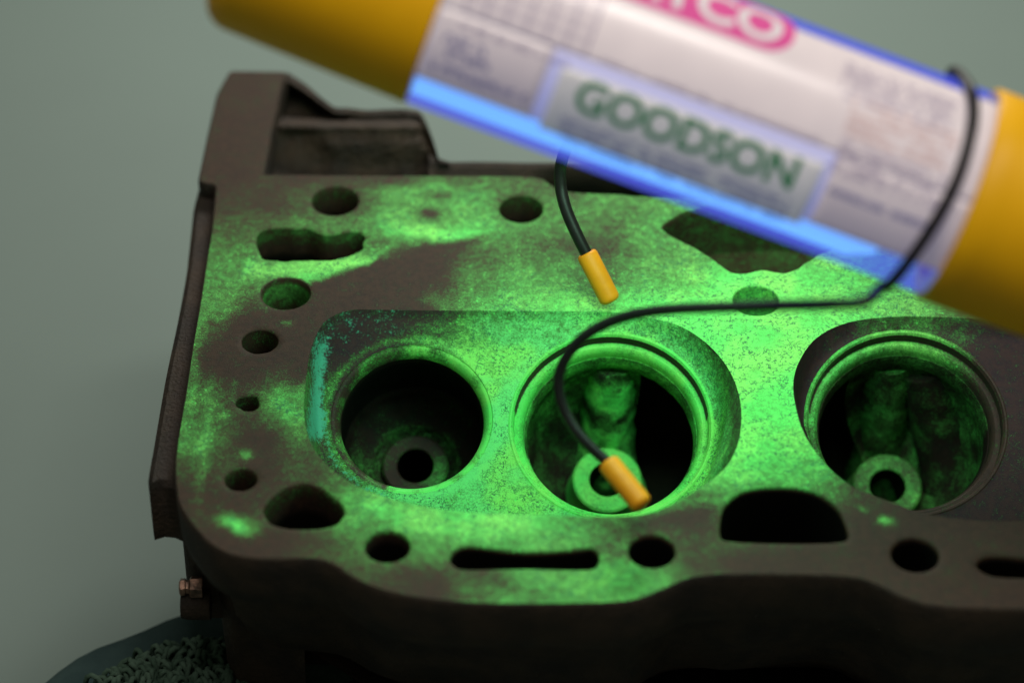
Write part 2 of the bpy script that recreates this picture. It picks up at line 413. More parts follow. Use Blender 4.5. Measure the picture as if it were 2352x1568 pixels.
def build_sheet_obj(name, mat, V, tris, loops, walls, parent, pw_fun, teal_fun=None, wallpw=None, auto=38):
    """walls: list of (loop index, [(offset, dz), ...])  offset < 0 goes into the hole"""
    verts = [v.copy() for v in V]; faces = list(tris)
    pw = []; tl = []
    for v in verts:
        px, py = proj(v); pw.append(pw_fun(px, py)); tl.append(teal_fun(px, py) if teal_fun else 0)
    for li, steps, amount in walls:
        idx = loops[li]; poly = [verts[i].xy for i in idx]; prev = idx
        sgn = 1 if area2(poly) > 0 else -1
        z0 = [verts[i].z for i in idx]
        for off, dz in steps:
            q = offset(poly, off*sgn) if sgn < 0 else offset(poly, off)
            cur = []
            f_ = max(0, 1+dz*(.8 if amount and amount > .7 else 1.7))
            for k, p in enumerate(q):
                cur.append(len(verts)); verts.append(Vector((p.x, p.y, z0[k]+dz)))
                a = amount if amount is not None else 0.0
                pw.append(a*.9 if steps[-1][1] > -1.7 else (a*.72*f_ if a*f_ > .02 else -1) if dz < -.15 else (pw[idx[k]]*.8 if amount is None or steps[1][0] > -.09 else .12)); tl.append(0)  # deep hole walls go near-black, their shade painted in
            n = len(idx)
            for k in range(n): faces.append((prev[k], prev[(k+1) % n], cur[(k+1) % n], cur[k]))
            prev = cur
        if steps[-1][1] > -9 and li > 0 and amount != 'open': faces.append(tuple(prev))
    me = bpy.data.meshes.new(name); me.from_pydata([tuple(v) for v in verts], [], faces); me.update()
    bm = bmesh.new(); bm.from_mesh(me); bmesh.ops.recalc_face_normals(bm, faces=bm.faces)
    bm.to_mesh(me); bm.free()
    set_attr(me, 'powder', pw); set_attr(me, 'teal', tl)
    return link(name, me, mat, parent, auto=auto)

V, T, L = sheet(deck_outer, holes+[cham1, cham2], .13, lambda x, y: 0.0, .07)
walls = []
for i, (lip, dep, pw) in enumerate(hole_depth):
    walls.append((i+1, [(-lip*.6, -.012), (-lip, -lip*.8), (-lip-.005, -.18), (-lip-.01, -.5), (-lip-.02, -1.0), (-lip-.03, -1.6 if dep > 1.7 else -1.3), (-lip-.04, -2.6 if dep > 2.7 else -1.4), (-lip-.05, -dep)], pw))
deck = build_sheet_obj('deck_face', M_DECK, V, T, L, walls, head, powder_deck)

# outer side of the deck plate, then the tapered casting below it
def loft(name, rings, mat, parent, capb=True, capt=False, auto=50):
    bm = bmesh.new(); vr = [[bm.verts.new(p) for p in r] for r in rings]; n = len(rings[0])
    for a, b in zip(vr[:-1], vr[1:]):
        for k in range(n): bm.faces.new((a[k], a[(k+1) % n], b[(k+1) % n], b[k]))
    if capb: bm.faces.new(vr[-1])
    if capt: bm.faces.new(vr[0])
    return from_bm(name, bm, mat, parent, auto=auto)
def lift(poly, z): return [Vector((p.x, p.y, z)) for p in poly]
def wob(poly, amp, z, fr=.5, sd=0): return [Vector((p.x, p.y, z))+Vector((noise.noise(Vector((p.x*fr, p.y*fr, z*.4+sd))), noise.noise(Vector((p.x*fr, p.y*fr, z*.4+7+sd))), 0))*amp for p in poly]
o = deck_outer
cx = sum(p.x for p in o)/len(o)
def inset_front(d, lim=-5.6):                               # the casting narrows below the machined plate
    q = offset(o, -.18)
    return [Vector((max(p.x, P(420, 1040).x+d*1.5) if p.x < -6 else p.x, max(p.y, min(p.y+d, lim)) if p.y < -4.5 else p.y-d*.4)) for p in q]
rings = [lift(o, 0), lift(offset(o, .03), -.02), lift(offset(o, .05), -.07), wob(offset(o, .06), .05, -.4), wob(offset(o, .03), .06, -1.0), wob(offset(o, -.05), .1, -1.4),
 wob(inset_front(.5), .25, -1.9), wob(inset_front(.8), .35, -3.0), wob(inset_front(1.6, -5.0), .35, -4.5), wob(inset_front(2.6, -4.4), .25, -5.6), wob(inset_front(3.2, -4.15), .1, -6.3)]
loft('side_casting', rings, M_CAST, head)

# end flange along the left, its lower plate and foot
def prism(name, px, z0, z1, mat, parent, ch=.08, taper=0, smooth=4, step=.25):
    p = image_poly(px, z0, smooth, step)
    r = [lift(offset(p, -ch), z0), lift(p, z0-ch), lift(offset(p, -taper), z1)]
    return loft(name, r, mat, parent, True, True, 40)
prism('end_flange', [(458, 420), (429, 614), (407, 735), (380, 862), (351, 1030), (341, 1085), (342, 1115), (372, 1106), (410, 1118), (452, 1150), (500, 1150), (540, 900), (560, 500), (540, 420)], -.45, -2.1, M_CAST, head, .12, 0, 3)
prism('end_plate', [(415, 1120), (413, 1185), (440, 1210), (500, 1215), (500, 1100), (520, 700), (520, 500), (500, 640)], -1.6, -4.4, M_CAST, head, .08, .0, 0)
prism('base_foot', [(488, 1240), (496, 1320), (530, 1368), (700, 1390), (640, 1200), (520, 1100)], -3.1, -6.28, M_CAST, head, .1, .1, 0)
# bulges in the near wall
for bx, by, rx, rz in ((1180, 1372, 2.2, 1.6), (2210, 1392, 1.6, 1.7)):
    c = P(bx, by, -2.6); bm = bmesh.new(); bmesh.ops.create_uvsphere(bm, u_segments=32, v_segments=20, radius=1)
    for v in bm.verts: v.co = Vector((c.x+v.co.x*rx, c.y+1.15+v.co.y*.85, -3.4+v.co.z*rz))
    from_bm('wall_bulge', bm, M_CAST, head, smooth=True)

# pocket behind the deck, with its raised rim
def pocket():
    bm = bmesh.new(); nx, ny = 64, 44; g = []
    for j in range(ny+1):
        v = j/ny; row = []
        for i in range(nx+1):
            u = i/nx
            # far silhouette of the rim
            X = 590+u*(1030-590)
            top = 178 if X < 652 else (163+(X-656)*(248-163)/(770-656) if X < 770 else (248+(X-770)*.03 if X < 960 else 254+min(118, ((X-960)/50)**1.6*118)))
            top += 6*noise.noise(Vector((u*6, 0, 0)))
            Y = 404+(top-404)*v
            face = sstep(0, .06, v)*.0
            z = -1.12+.73*sstep(.0, .62, v)
            z += .17*math.exp(-((Y-292)/12)**2)*sstep(620, 660, X)
            z -= .75*sstep(285, 262, Y)*sstep(1, .80, v+.0)*sstep(980, 900, X)*(1 if X < 800 else .55)
            z -= .5*sstep(930, 1000, X)*(.4+.6*v)
            if v > .9: z = max(z, -.42-.3*sstep(.97, 1, v))
            z -= .25*math.exp(-((X-606)/10)**2)
            z += .05*noise.noise(Vector((X*.02, Y*.02, 1)))+.03*noise.noise(Vector((X*.07, Y*.07, 3)))
            q = P(X, Y, z); row.append(bm.verts.new((q.x, q.y, z)))
        g.append(row)
    low = [bm.verts.new((r.co.x, r.co.y+.25, -3.5)) for r in g[-1]]
    side = [bm.verts.new((r[-1].co.x+.15, r[-1].co.y, -3.5)) for r in g]
    for j in range(ny):
        for i in range(nx): bm.faces.new((g[j][i], g[j][i+1], g[j+1][i+1], g[j+1][i]))
    for i in range(nx): bm.faces.new((g[-1][i], g[-1][i+1], low[i+1], low[i]))
    for j in range(ny): bm.faces.new((g[j][-1], g[j+1][-1], side[j+1], side[j]))
    return from_bm('rear_pocket', bm, M_CAST, head, smooth=True)
pocket()
def ledge():
    bm = bmesh.new(); n = 60; rows = []
    for X in [985+k*(2500-985)/n for k in range(n+1)]:
        yy = 373+8*noise.noise(Vector((X*.006, 0, 0)))+max(0, 1030-X)*-.4
        a = P(X, 404+(40 if X > 1250 else 0), -1.6); b = P(X, yy+18, -.62); c = P(X, yy+4, -.52); d = P(X, yy, -.62)
        e = Vector((d.x, d.y+.1, -3.5))
        if X < 1250: a = P(X, 412, -.75)
        rows.append([bm.verts.new(v) for v in (a, b, c, d, e)])
    for r, s in zip(rows[:-1], rows[1:]):
        for k in range(4): bm.faces.new((r[k], s[k], s[k+1], r[k+1]))
    return from_bm('rear_ledge', bm, M_CAST, head, smooth=True)
ledge()

# ---- combustion chambers
TILT = R(25); TT = math.tan(TILT); Y0 = P(1176, 712).y
def plane_z(y): return -.16-TT*(Y0-y)
NRM = Vector((0, -math.sin(TILT), math.cos(TILT))); AX = -NRM; E1 = Vector((1, 0, 0)); EB = NRM.cross(E1).normalized()
def on_roof(px, py):
    d = ray(px, py); k = plane_z(0)
    # CAM + t d on plane z = plane_z(y)
    t = (k+TT*CAM.y-CAM.z)/(d.z-TT*d.y); return CAM+d*t
valves = [(946, 961, 1.86), (1404, 976, 2.36), (2081, 970, 2.34)]
VC = [on_roof(a, b) for a, b, r in valves]
def dist_poly(x, y, poly):
    m = 9e9; n = len(poly)
    for i in range(n):
        a = poly[i]; b = poly[(i+1) % n]; ax, ay = b.x-a.x, b.y-a.y; L2 = ax*ax+ay*ay or 1e-9
        t = max(0, min(1, ((x-a.x)*ax+(y-a.y)*ay)/L2)); dx, dy = a.x+ax*t-x, a.y+ay*t-y
        d = dx*dx+dy*dy
        if d < m: m = d
    return math.sqrt(m)
def cham_z(poly, vcs):
    coarse = poly[::2]
    def f(x, y):
        d = dist_poly(x, y, coarse); pz = -plane_z(y)
        q = Vector((x, y))
        steep = 2.4+3.5*sstep(-2.0, -3.6, x) + 4*sstep(-3.0, -4.5, y)
        wz = d*steep+.02
        k = .22; h = max(0, min(1, .5+.5*(wz-pz)/k)); dep = wz*(1-h)+pz*h-k*h*(1-h)
        for c, rr in vcs:                             # keep the roof flat right round each seat
            # position in the roof plane
            p3 = Vector((x, y, plane_z(y)))-c; rad = math.hypot(p3.dot(E1), p3.dot(EB))
            t = sstep(rr+.35, rr+.05, rad); dep = dep*(1-t)+pz*t
        return -max(0.0, dep)
    return f
def chamber(poly, vs_, name, teal):
    vcs = [(VC[i], valves[i][2]) for i in vs_]
    hl = []
    for c, r in vcs:
        ring = [c+(E1*math.cos(2*math.pi*k/110)+EB*math.sin(2*math.pi*k/110))*r for k in range(110)]
        hl.append(ccw([p.xy for p in ring]))
    # trim: seat rings must stay within the outline
    hl2 = []
    V, T, L = sheet(poly, hl, .085, cham_z(poly, vcs), .045)
    for k, i in enumerate(L[0]): V[i].z = 0.0
    for lp in L[1:]:
        for i in lp: V[i].z = plane_z(V[i].y)
    return build_sheet_obj(name, M_CHAM, V, T, L, [], head, powder_cham, teal, auto=60)
def teal1(px, py):
    x0 = 722+(900-py)*.10
    v = math.exp(-((px-x0-6)/21)**2)*sstep(740, 840, py)*sstep(1050, 990, py)
    q = math.hypot((px-946)/186, (py-961)/170)
    return v*.66+.42*math.exp(-((q-1.10)/.09)**2)*sstep(930, 880, px)*sstep(900, 980, py)+.30*sstep(1010, 900, px)*sstep(880, 740, py)
# keep seats inside outlines by widening the outline where needed
def widen(poly, c, r):
    out = []
    for p in poly:
        out.append(p)
    return out
chamber(cham1, (0, 1), 'combustion_chamber', teal1)
chamber(cham2, (2,), 'combustion_chamber', lambda a, b: 0)

# ---- valve seats, port bowls and guides
def add_attr_lathe(name, bm, mat, fun, auto=30):
    bmesh.ops.recalc_face_normals(bm, faces=bm.faces); me = bpy.data.meshes.new(name); bm.to_mesh(me); bm.free()
    vals = [fun(Vector(v.co)) for v in me.vertices]; set_attr(me, 'powder', vals); set_attr(me, 'teal', [0]*len(vals))
    return link(name, me, mat, head, auto=auto)
M_BOWL = iron_powder('powdered_port_wall', (.020, .012, .010), (.012, .009, .008), 0, .7)
for vi, (c, (vx, vy, r)) in enumerate(zip(VC, valves)):
    small = vi == 0
    if small: prof = [(r, 0), (r-.02, .025), (r-.07, .03), (r-.10, .05), (r-.19, .16), (r-.215, .30)]
    else: prof = [(r, 0), (r-.03, -.015), (r-.07, -.01), (r-.10, .04), (r-.115, .06), (r-.125, .20), (r-.13, .30), (r-.165, .302), (r-.25, .302), (r-.262, .31), (r-.29, .34), (r-.33, .40), (r-.35, .52), (r-.36, .62)]
    def pw_shade_seat(p, c=c, vi=vi, r=r):
        px, py = proj(p); b = powder_cham(px, py); ang = math.atan2((p-c).dot(EB), (p-c).dot(E1))
        if vi > 0 and r-.15 < (p-c-AX*(p-c).dot(AX)).length < r-.112 and .1 < ang < 2.95: return .02  # upper side of the groove kept powder-free to paint its shade
        if vi == 0: return max(.10, .75*sstep(2.4, .6, ang if ang > -1.9 else ang+6.28)+.25+.55*noise.noise(p*2.8))
        if vi == 1: return .95+.2*noise.noise(p*2)
        return max(0, .75*sstep(.4, 1.3, ang) if ang > 0 else (.5 if ang < -2.6 else 0))
    add_attr_lathe('valve_seat', lathe_mesh(c, AX, E1, prof, 128), M_SEAT, pw_shade_seat)
    rt = prof[-1][0]; d0 = prof[-1][1]
    if small: bp = [(rt, d0), (rt-.01, .7), (rt+.02, 1.2), (rt+.02, 1.8), (1.55, 2.3), (1.25, 2.62), (1.02, 2.75), (.98, 2.78), (.95, 2.95), (.80, 2.98), (.78, 3.4)]; gd = 2.78
    else: bp = [(rt, d0), (rt-.02, .62), (rt-.06, .8), (rt-.07, 1.05), (rt-.02, 1.3), (rt+.02, 1.8), (rt-.02, 2.5), (rt-.20, 3.1), (rt-.55, 3.7), (rt-1.0, 4.15), (.7, 4.4), (.43, 4.45)]; gd = 3.25 if vi == 1 else 3.8
    if vi == 1: sk = lambda a, d: d > 1.15 and (a < 82 or a > 292)
    elif vi == 2: sk = lambda a, d: d > 1.15 and 104 < a < 235
    else: sk = lambda a, d: False
    # dense profile for a rough cast look
    dp = []
    for (a, b), (e, f) in zip(bp[:-1], bp[1:]):
        n = max(1, int(math.hypot(e-a, f-b)/.12)); dp += [(a+(e-a)*k/n, b+(f-b)*k/n) for k in range(n)]
    dp.append(bp[-1])
    def pw_shade_bowl(p, c=c, vi=vi):
        q = p-c; d = q.dot(AX); a = math.degrees(math.atan2(q.dot(EB), q.dot(E1))) % 360
        nn = noise.noise(p*1.7)
        if vi == 0: return -1 if d < 1.9 and d > .5 else (.30*sstep(150, 185, a)*sstep(280, 220, a)*sstep(2.0, 2.6, d) if d < 2.75 else .25)+.15*nn  # first bowl's upper wall blackened, painting the shade inside it
        if vi == 1:
            if d < 1.15: return .55+.3*nn
            return .30*sstep(4.2, 1.5, d)+.35*nn+.10
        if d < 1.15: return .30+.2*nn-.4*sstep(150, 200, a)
        return .28+.3*nn
    def rough(bm):
        for v in bm.verts:
            q = v.co-c; d = q.dot(AX)
            if d > 1.0:
                rad = (q-AX*d)
                if rad.length > .2: v.co += rad.normalized()*(.03*noise.noise(v.co*3.0)+.035*noise.noise(v.co*9)+.05*noise.noise(v.co*1.1))*sstep(1.0, 1.4, d)*(1-sstep(3.9, 4.3, d))
        return bm
    add_attr_lathe('port_bowl', rough(lathe_mesh(c, AX, E1, dp, 128, sk)), M_BOWL, pw_shade_bowl, 70)
    # guide
    gp = [(0, gd+1.9), (.42, gd+1.9), (.42, gd+.8), (.43, gd+.12), (.43, gd+.03), (.46, gd), (.74 if small else .78, gd), (.79 if small else .83, gd+.05), (.80 if small else .86, gd+.6), (1.0, gd+1.0)]
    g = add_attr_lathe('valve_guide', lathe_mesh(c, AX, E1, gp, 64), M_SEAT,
        lambda p, c=c, gd=gd, vi=vi: -1 if (p-c).dot(AX) > gd+.1 and (p-c-AX*(p-c).dot(AX)).length < .5 else ((.25+.5*noise.noise(p*1.5), .95+.2*noise.noise(p*2), .50+.1*noise.noise(p*2))[vi]))  # guide bore blackened: its shade is put into the colour
    if small:
        pass
    else:
        sx = -1 if vi == 1 else 1
        A = c+AX*(gd+1.7)+EB*.85; pts = []; rad = []
        B = c+AX*1.5+EB*2.35-E1*sx*.10
        mid_ = c+AX*(gd+.42)+EB*1.46-E1*sx*.02
        rad_end = True
        ctrl = [A, c+AX*(gd+1.1)+EB*1.0, mid_, B]
        cp = catmull(ctrl, 14, False)
        for k, q in enumerate(cp):
            t = k/(len(cp)-1); pts.append(q); rad.append(.84-.26*t)
        bm = tube_mesh(pts, rad, 40)
        for v in bm.verts:
            n_ = Vector((noise.noise(v.co*2.3), noise.noise(v.co*2.3+Vector((5, 0, 0))), noise.noise(v.co*2.3+Vector((0, 5, 0))))); v.co += n_*.07
        def pw_shade_fin(p, c=c, vi=vi):
            q = p-c; d = q.dot(AX); nn = noise.noise(p*2.2)
            if vi == 1: return (.30+.55*sstep(1.4, 1.9, d)-.62*math.exp(-((d-2.62-.25*nn)/.26)**2)+.35*noise.noise(p*3.5)+.15*nn)*(1-.35*sstep(2.9, 3.6, d))  # dip in the powder value paints a shadow band across the boss
            return .36+.25*nn
        add_attr_lathe('guide_boss', bm, M_BOWL, pw_shade_fin, 80)
        if vi == 2:   # the cast wall that rolls down beside the boss
            cp = catmull([c+AX*4.9-EB*.8+E1*1.95, c+AX*4.4+EB*.3+E1*1.8, c+AX*3.3+EB*1.4+E1*1.4, c+AX*1.7+EB*2.3+E1*.8], 12, False)
            bm = tube_mesh(cp, [1.05-.35*k/36 for k in range(37)], 36)
            for v in bm.verts: v.co += Vector((noise.noise(v.co*2.9), noise.noise(v.co*2.9+Vector((5, 0, 0))), noise.noise(v.co*2.9+Vector((0, 5, 0)))))*.05
            add_attr_lathe('port_wall_bulge', bm, M_BOWL, lambda p: .14+.35*noise.noise(p*1.8), 80)

# brass plug on the end plate
pc = P(430, 1345, -3.3); pc = Vector((pc.x, P(430, 1240, -1.6).y+.9, -3.35))
plug = lathe_mesh(P(466, 1347, -3.2), Vector((-1, 0, 0)), Vector((0, 0, 1)), [(0, 0), (.25, 0), (.25, .26), (.21, .29), (.16, .31), (.16, .37), (.20, .39), (.20, .50), (.14, .53), (0, .51)], 6)
from_bm('pipe_plug', plug, M_COPPER, head)
bb = lathe_mesh(P(484, 1388, -3.7), Vector((-1, 0, 0)), Vector((0, 0, 1)), [(0, 0), (.34, 0), (.34, .50), (.30, .66), (0, .66)], 24)
from_bm('plug_boss', bb, M_CAST, head)

# ------------------------------------------------------------------ inspection lamp
LA = PD(1016, 3, 59.8); LB = PD(2196, 444, 60.3); U = (LB-LA).normalized(); LEN = (LB-LA).length; RT = 2.10
mid = (LA+LB)/2; e1 = (CAM-mid); e1 = (e1-U*e1.dot(U)).normalized(); e2 = U.cross(e1).normalized()   # e1 faces the lens
if e2.z < 0: e2 = -e2
def cyl(s, th, r=RT): return LA+U*s+(e1*math.cos(th)+e2*math.sin(th))*r
def hit(px, py, r=RT):                            # photo pixel -> length along the tube and angle round it
    d = ray(px, py).normalized(); oc = CAM-LA; d_ = d-U*d.dot(U); o_ = oc-U*oc.dot(U)
    a = d_.dot(d_); b = 2*d_.dot(o_); c = o_.dot(o_)-r*r; disc = b*b-4*a*c
    t = (-b-math.sqrt(max(disc, 0)))/(2*a); p = CAM+d*t-LA
    return p.dot(U), math.atan2(p.dot(e2), p.dot(e1))
lamp = empty('inspection_lamp', tuple(mid))
tag(lamp, 'tubular ultraviolet inspection lamp with yellow end caps held above the cylinder head', 'inspection lamp')
def emis(name, c, s_, base=(.1, .1, .2), rough=.3):
    s = NT(name); s.col(base); s.b.inputs['Emission Color'].default_value = c+(1,); s.b.inputs['Emission Strength'].default_value = s_
    s.b.inputs['Roughness'].default_value = rough; return s.m
M_CORE = emis('glowing_tube', (.20, .60, 1.0), 1.5)
def sleeve_mat():
    s = NT('blue_lit_clear_sleeve'); t = s.t; tr = t.nodes.new('ShaderNodeBsdfTransparent'); tr.inputs[0].default_value = (.80, .86, 1, 1)
    em = t.nodes.new('ShaderNodeEmission'); em.inputs[0].default_value = (.12, .15, 1, 1); em.inputs[1].default_value = .95
    gl = t.nodes.new('ShaderNodeBsdfGlossy'); gl.inputs['Roughness'].default_value = .15
    m1 = t.nodes.new('ShaderNodeMixShader'); m1.inputs[0].default_value = .42; s.l(tr.outputs[0], m1.inputs[1]); s.l(em.outputs[0], m1.inputs[2])
    m2 = t.nodes.new('ShaderNodeMixShader'); m2.inputs[0].default_value = .04; s.l(m1.outputs[0], m2.inputs[1]); s.l(gl.outputs[0], m2.inputs[2])
    s.l(m2.outputs[0], s.out.inputs[0]); return s.m
M_SLEEVE = sleeve_mat()
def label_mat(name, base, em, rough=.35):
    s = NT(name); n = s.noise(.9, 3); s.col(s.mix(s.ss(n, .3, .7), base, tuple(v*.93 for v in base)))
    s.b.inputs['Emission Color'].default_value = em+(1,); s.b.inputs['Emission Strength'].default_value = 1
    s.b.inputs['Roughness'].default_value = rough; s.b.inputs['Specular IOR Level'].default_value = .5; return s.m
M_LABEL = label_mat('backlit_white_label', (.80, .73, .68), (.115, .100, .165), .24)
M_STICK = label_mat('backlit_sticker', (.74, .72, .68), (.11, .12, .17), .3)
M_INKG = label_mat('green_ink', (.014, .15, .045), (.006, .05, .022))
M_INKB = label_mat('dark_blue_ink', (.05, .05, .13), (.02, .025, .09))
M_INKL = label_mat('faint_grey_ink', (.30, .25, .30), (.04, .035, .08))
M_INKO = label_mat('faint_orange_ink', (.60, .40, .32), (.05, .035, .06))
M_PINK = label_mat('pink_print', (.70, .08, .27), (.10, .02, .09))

def shell(name, s0, s1, r, mat, parent, n=64, steps=30, ends=False):
    bm = bmesh.new(); rg = []
    for i in range(steps+1):
        s_ = s0+(s1-s0)*i/steps; rg.append([bm.verts.new(cyl(s_, 2*math.pi*k/n, r)) for k in range(n)])
    for a, b in zip(rg[:-1], rg[1:]):
        for k in range(n): bm.faces.new((a[k], a[(k+1) % n], b[(k+1) % n], b[k]))
    if ends: bm.faces.new(rg[0]); bm.faces.new(rg[-1])
    return from_bm(name, bm, mat, parent, auto=40)
shell('clear_sleeve', 0, LEN, RT, M_SLEEVE, lamp)
# bulbs inside: the glowing tube sits low in the sleeve and stops short of the right cap
bulb = tube_mesh([LA+U*(-.25+k*(LEN-.9)/20)-e2*.10 for k in range(21)], [1.80]*20+[1.6], 64)
from_bm('glowing_bulb', bulb, M_CORE, lamp, auto=50)
def cap_mesh(s0, sgn, length, r0, r1):
    pr = [(RT-.3, -.05), (r0-.04, -.02), (r0, .03)]
    for k in range(1, 14): t = k/13; pr.append((r0+(r1-r0)*t, .03+(length-.6)*t))
    for k in range(1, 12): a = math.pi/2*k/11; pr.append((r1-.55+.55*math.cos(a), length-.57+.55*math.sin(a)))
    pr.append((0, length))
    return lathe_mesh(LA+U*s0, U*sgn, e1, pr, 96)
from_bm('end_cap', cap_mesh(0, -1, 4.35, RT+.03, RT-.08), M_YEL, lamp, auto=40)
from_bm('end_cap', cap_mesh(LEN+.03, 1, 6.0, RT+.12, RT+.05), M_YEL, lamp, auto=40)

def patch(name, corners, r, mat, parent, ns=40, nt=14, round_=0):
    """sheet on the tube; corners as (s, theta): bottom-left, bottom-right, top-right, top-left"""
    bm = bmesh.new(); g = []
    for j in range(nt+1):
        row = []
        for i in range(ns+1):
            u, v = i/ns, j/nt
            s_ = (corners[0][0]*(1-u)+corners[1][0]*u)*(1-v)+(corners[3][0]*(1-u)+corners[2][0]*u)*v
            th = (corners[0][1]*(1-u)+corners[1][1]*u)*(1-v)+(corners[3][1]*(1-u)+corners[2][1]*u)*v
            row.append(bm.verts.new(cyl(s_, th, r)))
        g.append(row)
    for j in range(nt):
        for i in range(ns): bm.faces.new((g[j][i], g[j][i+1], g[j+1][i+1], g[j+1][i]))
    o = from_bm(name, bm, mat, parent, smooth=True)
    m = o.modifiers.new('thickness', 'SOLIDIFY'); m.thickness = .008; m.offset = -1
    return o
# angles measured on the photograph
thL_bot = hit(967, 178)[1]; s_l1, th1 = hit(1210, 263); s_nt, th_notch = hit(1600, 232); s_r, thR_bot = hit(1980, 560)
sN0 = hit(1243, 200)[0]; sN1 = hit(1893, 430)[0]
th_bot = (thL_bot+th1+thR_bot)/3
th_top = hit(1913, 100)[1]
S_END = hit(2262, 330)[0]
lab = patch('paper_label', [(.02, th_notch), (LEN, th_notch), (LEN, th_top), (.02, th_top)], RT+.02, M_LABEL, lamp, 60, 20)
patch('paper_label_flap', [(.02, th_bot), (sN0, th_bot), (sN0, th_notch), (.02, th_notch)], RT+.02, M_LABEL, lamp, 12, 10)
patch('paper_label_flap', [(sN1, th_bot), (LEN, th_bot), (LEN, th_notch), (sN1, th_notch)], RT+.02, M_LABEL, lamp, 14, 10)
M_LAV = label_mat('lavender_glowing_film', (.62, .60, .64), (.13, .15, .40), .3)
patch('paper_label_gap', [(sN0-.02, th_bot-.0), (sN1+.02, th_bot-.0), (sN1+.02, th_notch+.01), (sN0-.02, th_notch+.01)], RT+.012, M_LAV, lamp, 40, 10)
sA = sN0+.24; sB = sN1-.14; th_sb = (hit(1250, 297)[1]+hit(1780, 492)[1])/2
stk = patch('shop_sticker', [(sA, th_sb), (sB, th_sb), (sB, th_notch-.12), (sA, th_notch-.12)], RT+.024, M_STICK, lamp, 40, 10)

def text_on(txt, s0, th0, length, height, mat, parent, name, bold=.0, r=RT+.034, space=1.0):
    cu = bpy.data.curves.new(name, 'FONT'); cu.body = txt; cu.size = 1; cu.offset = bold; cu.space_character = space
    cu.resolution_u = 6; ob = bpy.data.objects.new(name, cu); col.objects.link(ob)
    dg = bpy.context.evaluated_depsgraph_get(); me = bpy.data.meshes.new_from_object(ob.evaluated_get(dg))
    bpy.data.objects.remove(ob); bpy.data.curves.remove(cu)
    xs = [v.co.x for v in me.vertices]; ys = [v.co.y for v in me.vertices]; x0, x1, y0, y1 = min(xs), max(xs), min(ys), max(ys)
    bc = bmesh.new(); bc.from_mesh(me)
    for k in range(1, 14):
        bmesh.ops.bisect_plane(bc, geom=bc.verts[:]+bc.edges[:]+bc.faces[:], plane_co=(0, y0+(y1-y0)*k/14, 0), plane_no=(0, 1, 0))
    bc.to_mesh(me); bc.free()
    for v in me.vertices:
        v.co = cyl(s0+(v.co.x-x0)/(x1-x0)*length, th0+(v.co.y-y0)/(y1-y0)*height/RT, r)
    me.materials.clear(); me.update()
    bm = bmesh.new(); bm.from_mesh(me); bpy.data.meshes.remove(me); bm.verts.ensure_lookup_table(); seen = set(); outl = []
    for v in bm.verts:                             # one object for each letter
        if v in seen: continue
        st = [v]; comp = set([v])
        while st:
            x = st.pop()
            for e in x.link_edges:
                y = e.other_vert(x)
                if y not in comp: comp.add(y); st.append(y)
        seen |= comp; b2 = bmesh.new(); mp = {x: b2.verts.new(x.co) for x in comp}
        for f in bm.faces:
            if f.verts[0] in comp: b2.faces.new([mp[x] for x in f.verts])
        outl.append(from_bm(name, b2, mat, parent))
    bm.free(); return outl
# shop name
sG, thG = hit(1322, 262); sN, thN = hit(1822, 425)
top = hit(1345, 190)[1]
text_on('GOODSON', sG-.12, (thG+thN)/2-.01, (sN-sG)+.10, .70, M_INKG, stk, 'shop_letter', .025, space=1.0)
def strokes(name, s0, s1, th0, rowh, rows, mat, parent, gap=.12, seed=1, fill=.75, r=RT+.032):
    """rows of small print too soft to read: short upright and level strokes"""
    rnd = random.Random(seed); bm = bmesh.new()
    def q(a, b, c, d):
        bm.faces.new([bm.verts.new(cyl(x, y, r)) for x, y in ((a, c), (b, c), (b, d), (a, d))])
    for k in range(rows):
        s_ = s0; t0 = th0-k*rowh*1.5/RT; h = rowh/RT
        while s_ < s1:
            if rnd.random() < .14: s_ += gap; continue
            cw = rowh*.55; q(s_, s_+cw*.3, t0, t0+h)
            if rnd.random() < fill: q(s_+cw*.3, s_+cw, t0+h*.75, t0+h)
            if rnd.random() < fill*.8: q(s_+cw*.3, s_+cw, t0, t0+h*.25)
            if rnd.random() < .5: q(s_+cw*.75, s_+cw, t0+h*.25, t0+h*.75)
            s_ += cw*1.35
    o = from_bm(name, bm, mat, parent); o['kind'] = 'stuff'; return o
thS = hit(1560, 412)[1]
strokes('small_print', sA+.35, sB-.35, thG-.12, .12, 4, M_INKB, stk, seed=3)
s1_, t1_ = hit(1020, 95); strokes('small_print', s1_, s1_+.95, t1_, .17, 2, M_INKB, lab, seed=5)
s2_, t2_ = hit(1030, 120); strokes('small_print', s1_-.1, s1_+1.75, t1_-.30, .18, 1, M_INKB, lab, seed=6)
s3_, t3_ = hit(1080, 72); strokes('small_print', s3_-.2, s3_+2.0, t3_, .12, 1, M_INKL, lab, seed=7)
